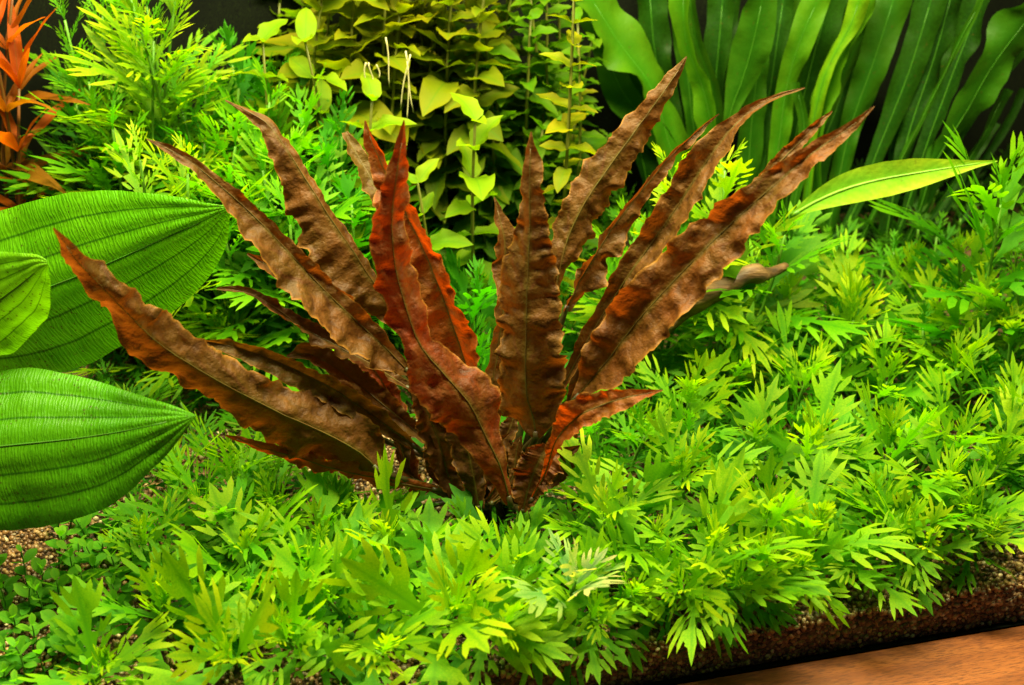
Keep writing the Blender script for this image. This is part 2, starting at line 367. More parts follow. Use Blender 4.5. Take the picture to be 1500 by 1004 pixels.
WIS_FINE = [mk('leaf', lobed_leaf(70+i, 4+i % 2, .55, .4, .1+.12*(i % 4), .12, .34, .022, (40, 26), .035), M_WIS) for i in range(8)]
WIS_YOUNG = [mk('leaf', blade_data(6, 2, lambda t: .11*math.sin(math.pi*min(1, t*.92+.08))**.8*(1 if t < .97 else .3)+.004, -.1*i, .2), M_WIS) for i in range(3)]
OVAL = [mk('leaf', blade_data(9, 4, lambda t, k=i: (.22+.04*k)*(math.sin(math.pi*(t**.8))**.62*(1 if t < .8 else 1-((t-.8)/.2)**1.5*.35) if 0 < t < 1 else 0)+.008, -.15-.22*i, .35, .22, i), M_OVAL) for i in range(3)]
ROUND = [mk('leaf', blade_data(5, 2, lambda t: .30*(math.sin(math.pi*t**1.25)**.6 if 0 < t < 1 else 0)+.02, -.1, .2, 0, i), M_OVAL) for i in range(2)]
LANCE = [mk('leaf', blade_data(12, 4, lambda t, k=i: (.046+.012*k)*(math.sin(math.pi*(t**.8))**.9 if 0 < t < 1 else 0)+.006, -.18-.15*i, .5, .25, i), M_ORANGE) for i in range(3)]

def frame(az, el, roll=0.):
    X = Vector((math.cos(el)*math.cos(az), math.cos(el)*math.sin(az), math.sin(el)))
    Y = Vector((-math.sin(az), math.cos(az), 0)); Z = X.cross(Y)
    M = Matrix((X, Y, Z)).transposed().to_4x4()
    return M @ Matrix.Rotation(roll, 4, 'X')
def jit(c, r, a=.12):
    k = 1+r.uniform(-a, a); return (c[0]*k*(1+r.uniform(-a, a)), c[1]*k, c[2]*k, 1)
def lerp(a, b, t): return tuple(a[i]+(b[i]-a[i])*t for i in range(3))
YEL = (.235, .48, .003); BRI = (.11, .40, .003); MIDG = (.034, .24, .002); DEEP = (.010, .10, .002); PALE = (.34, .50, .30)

def stem_plant(name, label, cat, group, base, tip, nodes, meshes, length, col_top, col_low, el_top=70, el_low=5, young=None, per=2, stem_r=.0013, stem_col=(.10, .26, .02), seed=0, start=.15, az0=None, size_low=1.0, top_scale=.35, nyoung=2, lean=None, spacing_pow=1.0):
    r = random.Random(seed); base = Vector(base); tip = Vector(tip)
    root = thing(name, label, cat, base, group)
    d = tip-base; L = d.length; axis = d.normalized()
    bow = Vector((r.uniform(-1, 1), r.uniform(-1, 1), 0))*L*.06
    P = lambda t: d*t+bow*math.sin(math.pi*t)
    tube('stem', [P(t) for t in np.linspace(-.02, 1, 8)], stem_r, stem_r*.6, M_STEM, root, 6, (*stem_col, 1))
    az = r.uniform(0, 6.28) if az0 is None else az0
    q = Vector((0, 0, 1)).rotation_difference((axis+Vector((0, 0, .6))).normalized()).to_matrix().to_4x4()
    for k in range(nodes):
        f = k/max(1, nodes-1); t = 1-(1-start)*f**spacing_pow
        sz = length*(top_scale+(1-top_scale)*min(1, f*2.2))*(1 if f < .5 else 1+(size_low-1)*(f-.5)*2)
        el = R(el_top+(el_low-el_top)*min(1, f*1.25))
        for s in range(per):
            a = az+s*6.2832/per+r.uniform(-.22, .22); e = el+R(r.uniform(-16, 16)); ln = sz*r.uniform(.75, 1.22)
            me = r.choice(young) if (young and k < nyoung and nyoung) else r.choice(meshes)
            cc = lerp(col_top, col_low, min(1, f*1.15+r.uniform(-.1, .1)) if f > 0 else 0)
            M = Matrix.Translation(P(t)) @ q @ frame(a, e, R(r.uniform(-30, 30))) @ Matrix.Diagonal((ln, ln*r.uniform(.9, 1.12), ln, 1))
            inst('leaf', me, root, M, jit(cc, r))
        az += math.pi/per+r.uniform(-.15, .15)*(5 if meshes is OVAL else 1)
    return root

# ------------------------------------------------------------------ traced leaves (outline traced, placed at its own depth)
def traced(name, parent, origin, pts, Y0, Y1, mat, color, roll=0., cup=.2, ruffle=.25, rough=.12, freq=9., n=54, m=14, seed=0, rib=None, rib_r=.0016, pucker=.0016, ypow=1.3, ymid=0., quilt=0.):
    r = random.Random(seed); C = catmull([(p[0], p[1], p[2], p[3] if len(p) > 3 else p[2]) for p in pts], n)
    P = []; dist = []
    for i, c in enumerate(C):
        t = i/(n-1); Y = Y0+(Y1-Y0)*t**ypow+ymid*math.sin(math.pi*t); p = ony(c[0], c[1], Y); P.append(p); dist.append((p-CAM).dot(Fw))
    V = []; U = []; F = []; o1 = r.uniform(0, 50)
    for i in range(n):
        t = i/(n-1); T = (P[min(i+1, n-1)]-P[max(i-1, 0)]).normalized(); view = (P[i]-CAM).normalized()
        A = T.cross(view).normalized(); N = A.cross(T).normalized()
        if N.dot(view) > 0: N = -N
        rr = R(roll)+R(10)*noise.noise(Vector((t*3, o1, 0))); A2 = (A*math.cos(rr)+N*math.sin(rr)); N2 = (N*math.cos(rr)-A*math.sin(rr)); k = 1/max(.5, math.cos(rr))
        for j in range(m+1):
            v = -1+2*j/m; side = 1 if v > 0 else -1
            w = max(.4, C[i][2] if v > 0 else C[i][3])/FPX*dist[i]*k
            av = abs(v); jag = 1+rough*(noise.noise(Vector((t*freq*2.2, side*7+o1, 1)))+.7*noise.noise(Vector((t*freq*6, side*7+o1, 5)))+(1.6*max(0, noise.noise(Vector((t*freq*3.3, side*9+o1, 8)))-.25) if rough > .15 else 0))
            wv = w*v*jag
            z = cup*w*av**1.3+quilt*min(1, w/.02)*abs(math.sin(math.pi*av/.34))+ruffle*w*av**2*(math.sin(t*freq*2.6+side*1.3+o1+6*noise.noise(Vector((t*4, o1, side))))*.45+1.0*noise.noise(Vector((t*freq*1.7, side*3+o1, 9)))+.5*noise.noise(Vector((t*freq*4, side*5+o1, 2))))
            q = P[i]+A2*wv
            if pucker: z += pucker*min(1, w/.008)*(1.3*noise.noise(q*75+Vector((o1, 0, 0)))+.8*noise.noise(q*170+Vector((0, o1, 0))))*(.25+min(1, av*1.8))
            V.append(q+N2*z-origin); U.append((t, v))
    w = m+1
    for i in range(n-1):
        for j in range(m): a = i*w+j; F.append((a, a+1, a+w+1, a+w))
    lf = mesh_obj(name, V, F, mat, parent, U); lf.color = (*color, 1)
    if rib:
        cen = [V[i*w+m//2] for i in range(0, n-3, 3)]
        tube('midrib', cen, rib_r, rib_r*.3, M_STEM, lf, 6, (*rib, 1))
    return lf, P

# ---- the bronze water trumpet
crown = Vector((0, 0, 0))
crypt = thing('water_trumpet_plant', 'bronze brown plant with long wavy lance-shaped leaves rising from bare gravel', 'plant', crown)
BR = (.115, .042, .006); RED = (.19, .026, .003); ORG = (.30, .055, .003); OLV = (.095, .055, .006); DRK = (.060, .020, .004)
LE = [
 # name pts Y0 Y1 colour roll cup ruffle
 ([(556,692,8),(530,665,40,46),(472,633,56,46),(410,605,56,40),(350,575,46,38),(290,541,42,37),(228,500,44,38),(190,462,33,30),(150,420,27,22),(115,385,19,16),(95,358,8,8),(78,334,1)], -.035, -.10, BR, -12, -.28, .22),
 ([(602,548,6),(570,515,36,12),(530,478,50,18),(490,440,55,18),(440,388,52,16),(400,345,46,14),(360,305,33,12),(320,270,21,10),(280,238,12,8),(245,218,7,6),(215,204,1)], -.01, -.02, BR, 10, .25, .25),
 ([(588,475,10,8),(555,425,40,14),(525,380,55,14),(490,328,55,14),(462,285,42,13),(440,250,32,12),(415,212,25,12),(390,180,14,10),(360,162,6,5),(330,147,1)], .02, .05, BR, 12, -.2, .22),
 ([(600,570,6),(540,532,14,10),(490,505,22,10),(440,478,20,10),(410,455,14,8),(370,432,7,6),(340,425,5,4),(317,424,1)], 0, .0, DRK, 20, .4, .4),
 ([(610,655,5),(530,598,20,22),(470,560,22,18),(400,528,20,16),(340,508,12,12),(285,497,1)], -.02, -.03, OLV, -10, .3, .2),
 ([(630,650,6),(560,592,20,20),(505,548,18,22),(455,520,12,20),(420,522,2)], -.01, .0, BR, 5, .3, .3),
 ([(640,718,4),(560,703,14,10),(500,690,18,14),(440,672,16,12),(390,658,10,8),(330,638,1)], -.03, -.05, ORG, -25, -.2, .3),
 ([(560,520,8),(500,452,14,18),(450,420,18,14),(400,393,14,10),(362,372,2)], .01, .0, DRK, 10, .5, .5),
 ([(748,740,5),(735,690,22,12),(712,640,38,32),(688,592,46,50),(650,548,46,38),(615,505,24,25),(594,450,26,36),(580,395,28,34),(574,340,27,24),(577,285,17,24),(584,235,11,14),(590,200,6,6),(592,176,1)], -.065, -.05, RED, 14, -.18, .16),
 ([(692,565,10,8),(678,520,45,30),(655,455,50,28),(635,400,45,22),(610,345,32,22),(585,295,25,18),(562,248,16,16),(545,210,10,8),(535,177,1)], -.025, .01, ORG, -16, .3, .2),
 ([(625,400,14),(600,360,22,18),(575,320,20,15),(545,265,20,15),(522,225,14,12),(505,194,5)], .01, .05, OLV, 15, .2, .2),
 ([(722,645,6),(718,590,15,15),(728,520,14,14),(738,440,16,16),(740,380,18,18),(735,335,13,12),(724,289,1)], -.02, .02, BR, 20, .2, .2),
 ([(785,642,6),(782,617,46,32),(772,580,48,50),(770,530,44,52),(771,480,46,47),(772,430,48,42),(774,380,40,34),(776,330,23,25),(776,285,18,18),(776,245,11,16),(777,215,6,6),(778,193,1)], -.05, -.025, BR, -14, -.16, .17),
 ([(812,445,5),(818,400,10,14),(832,350,26,34),(855,300,30,38),(885,255,30,36),(915,213,26,32),(945,172,22,26),(968,140,16,18),(988,112,10,10),(1006,83,1)], .015, .06, BR, 10, -.22, .2),
 ([(828,455,6),(850,410,12,22),(880,360,10,24),(915,310,8,22),(950,268,7,14),(980,232,6,10),(1010,203,4,6),(1030,185,4,4),(1053,167,1)], .0, .05, BR, 22, .2, .4),
 ([(815,585,4),(860,500,12,12),(890,450,14,16),(920,405,20,22),(955,355,22,30),(990,305,24,32),(1020,260,26,30),(1050,215,22,24),(1080,180,12,14),(1110,155,7,7),(1145,140,4,4),(1179,129,1)], .0, .02, BR, -12, .35, .2),
 ([(840,588,6),(862,562,22,20),(895,522,42,48),(930,475,45,55),(970,430,46,55),(1010,388,45,52),(1050,348,38,50),(1090,310,30,42),(1130,275,26,32),(1170,240,18,26),(1210,210,12,20),(1245,187,8,10),(1281,156,1)], -.03, -.04, (.15, .045, .006), -8, .18, .22),
 ([(1095,300,4),(1120,262,10,8),(1145,235,13,12),(1175,205,10,9),(1200,180,6,6),(1219,163,1)], -.01, .0, BR, 0, .3, .3),
 ([(778,735,3),(800,690,5,4),(815,645,13,12),(845,612,26,24),(880,594,24,26),(915,583,14,18),(945,577,7,8),(971,572,1)], -.06, -.08, ORG, -5, .2, .12),
 ([(766,748,6),(774,715,28,28),(785,685,32,36),(795,665,30,40),(802,652,12,20)], -.06, -.05, RED, 0, .3, .2),
 ([(672,745,8),(655,690,26,24),(640,640,34,34),(625,600,30,32),(612,570,20,22),(598,552,2)], -.025, -.02, BR, 10, .3, .3),
 ([(702,745,8),(692,690,28,28),(680,640,34,30),(665,600,28,26),(652,565,4)], -.045, -.03, DRK, 0, -.3, .3),
 ([(612,745,5),(602,700,14,14),(592,650,17,17),(582,610,13,13),(568,566,2)], -.015, .0, ORG, 0, .2, .2),
 ([(548,640,5),(575,600,16,18),(560,560,18,18),(535,530,16,16),(500,515,4)], .02, .02, RED, 0, .2, .3),
 ([(830,640,5),(835,600,8,10),(850,550,14,16),(872,500,16,18),(893,460,12,12),(905,430,2)], .01, .02, DRK, 0, .3, .3),
 ([(735,735,6),(722,700,16,18),(730,660,20,20),(748,625,16,14),(755,600,3)], -.03, -.01, DRK, 0, .3, .3),
]
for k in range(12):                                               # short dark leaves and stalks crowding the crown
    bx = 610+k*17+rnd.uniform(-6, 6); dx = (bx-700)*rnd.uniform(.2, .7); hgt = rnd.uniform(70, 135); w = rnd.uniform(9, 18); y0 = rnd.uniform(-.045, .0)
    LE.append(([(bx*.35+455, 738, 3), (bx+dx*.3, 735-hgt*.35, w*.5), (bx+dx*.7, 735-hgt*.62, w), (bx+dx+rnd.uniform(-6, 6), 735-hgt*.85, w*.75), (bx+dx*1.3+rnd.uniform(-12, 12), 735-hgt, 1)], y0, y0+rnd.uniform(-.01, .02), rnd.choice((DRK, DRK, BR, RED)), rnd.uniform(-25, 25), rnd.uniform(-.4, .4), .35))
for i, (pts, y0, y1, c, roll, cup, ruf) in enumerate(LE):
    sc = .8 if i in (19, 20, 21, 22, 25) else .98 if i in (8, 9, 12) else .88
    pts = [(q[0], q[1], *[w*sc for w in q[2:]]) for q in pts]
    if i in (19, 20, 22): c = lerp(c, DRK, .6)  # leaves at the foot coloured darker to stand for shade around the crown
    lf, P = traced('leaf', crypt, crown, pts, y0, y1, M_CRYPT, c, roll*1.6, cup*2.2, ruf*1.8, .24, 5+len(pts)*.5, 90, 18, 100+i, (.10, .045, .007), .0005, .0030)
    b = P[0]; foot = Vector((rnd.uniform(-.016, .016), rnd.uniform(-.012, .012), -.004))
    mid = foot.lerp(b, .55)+Vector((0, 0, .006))
    pp = [foot, foot.lerp(mid, .5)+Vector((0, 0, .002)), mid, mid.lerp(b, .6), b, P[2]]
    tube('petiole', [p for p in pp], .0026, .0015, M_STEM, lf, 7, (.03, .014, .004, 1))

# ---- broad sword plant on the left
sw_loc = ony(-230, 560, .02); sw_loc.z = 0
sword = thing('sword_plant', 'sword plant with broad glossy ribbed green leaves reaching over the gravel', 'plant', sw_loc)
SW = [
 ([(-210,500,4,4),(-130,480,70,70),(-40,458,112,118),(40,432,122,135),(120,402,115,125),(190,372,92,108),(250,345,62,85),(295,325,34,52),(322,311,12,20),(338,304,1,1)], .06, .02, (.088, .35, .002), 10, .30),
 ([(-230,690,4,4),(-130,672,70,70),(-50,660,110,110),(20,652,118,122),(90,645,100,112),(150,637,76,95),(205,627,48,62),(250,617,24,32),(287,609,1,1)], -.07, -.10, (.062, .27, .002), -12, .30),
 ([(-150,560,5,5),(-110,510,50,50),(-60,475,75,72),(-15,450,75,72),(20,425,62,60),(45,405,40,32),(60,392,20,12),(70,388,6,3)], -.03, -.05, (.14, .45, .003), 5, .35),
]
for i, (pts, y0, y1, c, roll, cup) in enumerate(SW):
    lf, P = traced('leaf', sword, sw_loc, pts, y0, y1, M_SWORD, c, roll, -cup, .05, .02 if i < 2 else .06, 3., 60, 24, 300+i, (.05, .20, .008), .0009, .0006, quilt=.0013)
    b = P[0]-sw_loc
    tube('petiole', [Vector((.0, .01*i, 0)), Vector((b.x*.25, b.y*.3, b.z*.6)), b.lerp(Vector((0, 0, b.z)), .2), b, P[2]-sw_loc], .004, .0025, M_STEM, lf, 8, (.07, .22, .015, 1))

# ---- ribbon-leaved plants at the right back
def ribbons(label, basepx, items, Ybase, seed):
    loc = onz(*basepx, 0); root = thing('ribbon_leaf_plant', label, 'plant', loc, 'ribbon leaved plants by the back wall'); r = random.Random(seed)
    for k, (pts, dy, c, roll) in enumerate(items):
        p0 = pts[0]; tgt = project(loc+Vector((r.uniform(-.03, .03), 0, .0)))
        full = [(tgt[0], tgt[1], 5), ((tgt[0]*.4+p0[0]*.6), tgt[1]*.4+p0[1]*.6, max(5, p0[2]*.7))]+pts if p0[1] < tgt[1]-40 else pts
        full = [(q[0], q[1], q[2]*.68) for q in full]
        if k % 2 == 0:                                            # a narrower leaf standing behind, its green darkened for the dim back
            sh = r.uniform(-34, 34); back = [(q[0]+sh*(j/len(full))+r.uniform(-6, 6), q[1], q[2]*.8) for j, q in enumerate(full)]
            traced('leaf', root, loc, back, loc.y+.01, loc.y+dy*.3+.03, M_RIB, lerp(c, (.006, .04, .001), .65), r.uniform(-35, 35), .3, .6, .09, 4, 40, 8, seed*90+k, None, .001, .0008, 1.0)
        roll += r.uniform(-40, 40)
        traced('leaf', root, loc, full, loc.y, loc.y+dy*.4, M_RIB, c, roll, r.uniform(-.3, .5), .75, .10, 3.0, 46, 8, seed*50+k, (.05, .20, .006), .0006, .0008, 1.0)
    return root
G1 = (.036, .17, .002); G2 = (.017, .10, .002); G3 = (.007, .048, .001); G4 = (.16, .38, .004)  # greens darkened in the colour for leaves farther from the lamp
ribbons('tall ribbon leaved plant directly behind the upper brown leaf tips', (1010, 396), [
 ([(1005,300,16),(985,230,26),(955,130,34),(905,60,36),(855,-20,30)], .02, G1, 10),
 ([(1000,260,18),(960,190,28),(915,140,30),(880,60,26),(850,0,20)], .06, G2, -15),
 ([(1010,290,14),(985,180,22),(960,80,34),(950,-30,30)], .09, G3, 0),
 ([(1035,300,12),(1015,180,18),(1005,90,22),(990,-20,24)], .03, G2, 20),
 ([(1050,300,10),(1050,230,16),(1030,130,20),(1005,60,18),(1000,-30,20)], -.01, G1, -10),
 ([(1060,320,10),(1060,220,6),(1070,165,14),(1090,110,32),(1105,55,36),(1120,-20,30)], -.03, G2, 8),
 ([(1080,320,14),(1095,260,24),(1100,190,26),(1110,100,22),(1120,0,20)], .04, G2, 0),
 ([(960,330,14),(940,230,22),(905,150,26),(880,80,22)], .1, G3, 0),
 ([(1000,330,14),(1040,200,24),(1050,100,28),(1060,-20,26)], .11, G3, 15),
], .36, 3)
ribbons('tall ribbon leaved plant rising behind the forked brown leaf tip', (1180, 398), [
 ([(1125,330,12),(1140,220,18),(1152,130,22),(1172,60,26),(1205,-15,30)], .02, G1, 12),
 ([(1180,300,8),(1190,190,12),(1207,115,15),(1225,75,12),(1245,40,18),(1265,-20,22)], -.01, (.075, .26, .003), 25),
 ([(1200,300,10),(1198,190,14),(1215,120,18),(1240,60,18),(1285,-20,20)], .03, G1, -20),
 ([(1215,330,14),(1245,190,24),(1280,90,34),(1315,-20,38)], .07, G2, 0),
 ([(1150,330,14),(1165,200,24),(1190,90,30),(1220,-20,28)], .1, G3, 10),
 ([(1185,330,16),(1200,230,26),(1235,130,32),(1260,0,32)], .11, G3, -10),
 ([(1130,330,12),(1110,240,18),(1130,120,26),(1150,-20,28)], .1, G3, 0),
 ([(1240,330,10),(1290,210,18),(1330,110,28),(1370,-20,34)], .06, G3, 0),
 ([(1160,340,8),(1172,250,12),(1178,180,10),(1165,120,12)], 0, G2, 0),
], .38, 4)
ribbons('spreading ribbon leaved plant standing in the dark back corner', (1290, 402), [  # light falloff put into these greens: they darken into the corner
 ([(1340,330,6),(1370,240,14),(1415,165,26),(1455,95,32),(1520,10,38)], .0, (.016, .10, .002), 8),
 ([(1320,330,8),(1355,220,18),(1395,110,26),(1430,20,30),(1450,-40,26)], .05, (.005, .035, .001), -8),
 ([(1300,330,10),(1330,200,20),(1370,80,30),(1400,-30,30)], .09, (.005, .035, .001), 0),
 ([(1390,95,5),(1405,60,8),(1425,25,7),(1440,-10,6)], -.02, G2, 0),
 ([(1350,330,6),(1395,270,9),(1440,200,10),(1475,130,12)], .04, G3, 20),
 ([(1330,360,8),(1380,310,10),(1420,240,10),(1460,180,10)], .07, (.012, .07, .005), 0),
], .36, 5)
ll = onz(1135, 415, 0); lance = thing('lance_leaf_plant', 'plant holding one smooth lance-shaped green leaf across the dark corner', 'plant', ll)
lf, P = traced('leaf', lance, ll, [(1160,316,3,3),(1190,298,12,12),(1235,278,22,22),(1285,264,25,26),(1340,254,22,22),(1390,246,13,14),(1430,240,5,6),(1461,236,1)], .16, .14, M_RIB, (.17, .42, .016), 6, .25, .06, .03, 4, 50, 10, 77, (.20, .42, .03), .0012, .0004)
tube('petiole', [Vector((0, 0, 0)), (P[0]-ll)*.5+Vector((0, 0, .015)), P[0]-ll, P[2]-ll], .0022, .0014, M_STEM, lf, 7, (.08, .25, .015, 1))
lf, P = traced('leaf', lance, ll, [(1110,395,3,3),(1090,420,16,16),(1060,430,28,22),(1050,400,34,30),(1080,360,22,20),(1092,345,3)], .12, .10, M_RIB, (.06, .22, .012), 0, .15, .08, .03, 3, 30, 8, 78, (.08, .25, .02), .001, .0006)
tube('petiole', [Vector((0, 0, 0)), (P[0]-ll)*.6, P[0]-ll], .002, .0014, M_STEM, lf, 7, (.06, .2, .012, 1))

# ---- driftwood twig
dw = [ony(990, 448, .10), ony(1020, 438, .10), ony(1060, 420, .11), ony(1095, 402, .115), ony(1120, 402, .12), ony(1152, 390, .13)]
dc = catmull([tuple(p) for p in dw], 24); org = Vector(dc[0]); org.z = org.z
Vd = []; Fd = []
for i, p in enumerate(dc):
    t = i/23; T = Vector(dc[min(i+1, 23)]-dc[max(i-1, 0)]).normalized(); a = T.cross(Vector((0, 0, 1))).normalized(); b = a.cross(T)
    rr = .0095*(1-.72*t)*(1+.45*math.exp(-((t-.72)/.07)**2))
    for k in range(14):
        an = k*6.2832/14; q = rr*(1+.35*noise.noise(Vector((math.cos(an)*2, math.sin(an)*2, t*7))))
        Vd.append(Vector(p)+a*q*math.cos(an)+b*q*math.sin(an)-org)
for i in range(23):
    for k in range(14): Fd.append((i*14+k, i*14+(k+1) % 14, (i+1)*14+(k+1) % 14, (i+1)*14+k))
Fd += [tuple(range(14))[::-1], tuple(range(23*14, 24*14))]
# the foot of the twig runs down into the gravel
foot = [org+Vector((.004, 0, 0)), org+Vector((-.02, .01, -.03)), Vector((org.x-.035, org.y+.015, -.004))]
V2, F2 = tube_data([f-org for f in foot], .009, .012, 12)
n0 = len(Vd); Vd += V2; Fd += [tuple(i+n0 for i in f) for f in F2]
tw = mesh_obj('driftwood_twig', Vd, Fd, M_BARK); tw.location = org; tag(tw, 'bent brown driftwood twig poking out behind the large brown leaf', 'driftwood')

# ------------------------------------------------------------------ water wisteria
ORD = 'nearest second third fourth fifth sixth seventh eighth ninth tenth eleventh twelfth thirteenth fourteenth fifteenth sixteenth seventeenth eighteenth nineteenth twentieth'.split()
ORD += ['twenty-'+o for o in 'first second third fourth fifth sixth seventh eighth ninth'.split()]+['thirtieth']+['thirty-'+o for o in 'first second third fourth fifth sixth seventh eighth ninth'.split()]
CARPET = []
def label_by_landmark(items, marks, phrase):
    todo = {k: [] for k in marks}
    for o in items:
        k = min(marks, key=lambda q: (Vector(marks[q]).xy-o.location.xy).length); todo[k].append(o)
    for k, L in todo.items():
        L.sort(key=lambda o: (Vector(marks[k]).xy-o.location.xy).length)
        for i, o in enumerate(L): o['label'] = phrase % ((ORD[i] if i < 39 else 'outermost'), k)
def wisteria(label, group, head, h, size, kind, nodes=6, ctop=YEL, clow=MIDG, seed=0, el_top=82, el_low=20, stem=1.0, base=None, start=None, nyoung=0):
    """head pixel at height h above the gravel; the stem goes down to the bed below it"""
    H = onz(head[0], head[1], h); r = random.Random(seed*13+1)
    B = Vector((H.x+r.uniform(-.012, .012), H.y+r.uniform(-.004, .018), 0)) if base is None else base
    u, v = tank_uv(B)
    if v < .04: B += GN*(.04-v)
    if v < .085 and head[0] > 780: el_low = 24; size *= .92; H += GN*.006
    B.z = gz(B)-.002
    ms = {'b': WIS_BROAD, 'm': WIS_MID, 'f': WIS_FINE}[kind]
    return stem_plant('water_wisteria', label, 'plant', group, B, H, nodes, ms, size, ctop, clow, el_top, el_low, WIS_YOUNG if nyoung else None, 2, .0014, (.10, .28, .015), seed, .25 if start is None else start, None, 1.0, .42, nyoung)
HEADS = [
 # x, y, h, size, kind, nodes, top colour, low colour, label
 (335, 968, .030, .056, 'b', 6, YEL, BRI, 'large yellow green water wisteria rosette beside the tiny round-leaved plants'),
 (663, 905, .034, .058, 'b', 7, YEL, BRI, 'large star-shaped water wisteria rosette directly in front of the brown plant'),
 (848, 862, .046, .044, 'b', 6, PALE, BRI, 'water wisteria stem with silvery white leaf tips near the front gravel edge'),
 (1050, 818, .042, .056, 'm', 7, YEL, BRI, 'dense yellow water wisteria rosette with pale tips above the wooden ledge'),
 (890, 768, .040, .056, 'm', 7, YEL, BRI, 'water wisteria rosette touching the right foot of the brown plant'),
 (1250, 470, .060, .058, 'b', 7, YEL, MIDG, 'raised water wisteria rosette in front of the ribbon leaved plants'),
 (1466, 300, .145, .078, 'b', 8, BRI, MIDG, 'tall water wisteria stem standing before the dark back corner'),
 (335, 475, .055, .060, 'f', 8, YEL, BRI, 'fine-leaved water wisteria rosette between sword leaf tip and brown leaves'),
]
for i, (x, y, h, s, k, nn, a, b, lab) in enumerate(HEADS): wisteria(lab, 'single water wisteria rosettes', (x, y), h, s*1.25, k, nn, a, b, 500+i)
MORE = [(480, 880, .032, .05, 'b'), (240, 890, .03, .046, 'b'), (570, 800, .03, .05, 'b'), (760, 835, .038, .048, 'b'), (560, 960, .028, .05, 'b'), (740, 930, .03, .042, 'b'), (420, 940, .03, .05, 'b'), (150, 985, .02, .04, 'b'),
 (1205, 790, .042, .050, 'b'), (1290, 745, .036, .054, 'b'), (1395, 725, .036, .052, 'b'), (1470, 690, .036, .052, 'm'), (1130, 770, .04, .054, 'm'), (1000, 700, .042, .05, 'm'), (1105, 655, .045, .056, 'm'), (1195, 660, .045, .056, 'm'), (1310, 660, .045, .054, 'm'),
 (1400, 650, .045, .056, 'm'), (1480, 610, .045, .056, 'm'), (960, 815, .036, .046, 'm'), (945, 640, .035, .044, 'm'), (1010, 590, .04, .05, 'm'), (1080, 545, .045, .05, 'm'), (1180, 560, .045, .054, 'm'), (1300, 560, .045, .054, 'm'), (1400, 540, .05, .054, 'm'), (1480, 500, .055, .054, 'm'), (1405, 385, .085, .05, 'm'), (1495, 410, .09, .052, 'm'), (1440, 455, .07, .05, 'm'), (1330, 400, .06, .045, 'm'), (1220, 410, .06, .045, 'm'), (1110, 400, .07, .045, 'm'), (1060, 480, .05, .046, 'm'),
 (1370, 470, .055, .054, 'm'), (1150, 450, .055, .05, 'm'), (1330, 785, .036, .042, 'b'), (1130, 838, .034, .040, 'b'), (1430, 758, .034, .042, 'm'),
 (300, 750, .035, .054, 'f'), (400, 740, .035, .05, 'f'), (260, 700, .035, .05, 'f'), (340, 690, .04, .05, 'f'), (470, 800, .03, .046, 'm'), (210, 800, .03, .044, 'f'), (930, 885, .03, .044, 'b'), (1005, 878, .03, .042, 'b'), (1180, 848, .026, .04, 'b'), (1270, 832, .026, .04, 'm'), (1365, 812, .026, .04, 'b'), (1455, 795, .026, .04, 'm'), (1090, 872, .026, .04, 'b'), (880, 920, .026, .04, 'b'), (360, 820, .03, .05, 'b'), (500, 745, .025, .04, 'm')]
for i, (x, y, h, s, k) in enumerate(MORE):
    right = x > 800
    right = x > 800; q = wisteria('yellow green water wisteria rosette in the low carpet beside the wooden ledge side of the brown plant' if right else 'yellow green water wisteria rosette in the low carpet between sword leaves and brown plant',
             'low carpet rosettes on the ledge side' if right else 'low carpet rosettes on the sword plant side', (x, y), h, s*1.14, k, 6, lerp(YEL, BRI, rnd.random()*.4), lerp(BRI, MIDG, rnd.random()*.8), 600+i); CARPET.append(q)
# fill: lower stems, greens darkened to paint shaded gaps between the rosettes
def fill():
    pts = []; r = random.Random(5); heads = [(onz(x[0], x[1], x[2])) for x in HEADS+MORE]; n = 0
    for _ in range(9000):
        if n >= 185: break
        p = tank(r.uniform(-.6, .5), r.uniform(.055, .47), 0); x, y = project(p)
        if not (-60 < x < 1570 and 290 < y < 1040): continue
        if x < 190 and y > 690: continue
        if 470 < x < 720 and 560 < y < 790: continue
        if 700 < x < 860 and 640 < y < 775: continue
        if x < 120 and y > 400: continue
        
        if min([(p-q).length for q in pts]+[9]) < .028: continue
        if min((Vector((q.x, q.y, 0))-p).length for q in heads) < .016: continue
        pts.append(p); n += 1
        h = r.uniform(.016, .032) if y > 600 else r.uniform(.03, .06)
        head = p+Vector((r.uniform(-.01, .01), r.uniform(-.01, .01), h)); hx, hy = project(head)
        k = 'f' if (x < 470 and y < 800) else ('b' if y > 800 else 'm')
        back = y < 520; corner = y < 425 and x > 1150  # corner stems get near-black greens, painting in the dimness there
        lab, grp = (('green water wisteria stem growing behind the brown plant', 'wisteria stems behind the brown plant') if back else
                    (('mid green water wisteria stem filling the carpet on the ledge side', 'filler wisteria stems on the ledge side') if x > 740 else ('mid green water wisteria stem filling the carpet on the sword plant side', 'filler wisteria stems on the sword side')))
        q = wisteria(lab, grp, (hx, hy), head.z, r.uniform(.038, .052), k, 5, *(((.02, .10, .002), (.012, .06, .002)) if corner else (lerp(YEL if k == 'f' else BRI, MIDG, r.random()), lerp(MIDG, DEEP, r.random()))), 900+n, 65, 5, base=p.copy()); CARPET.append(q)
fill()
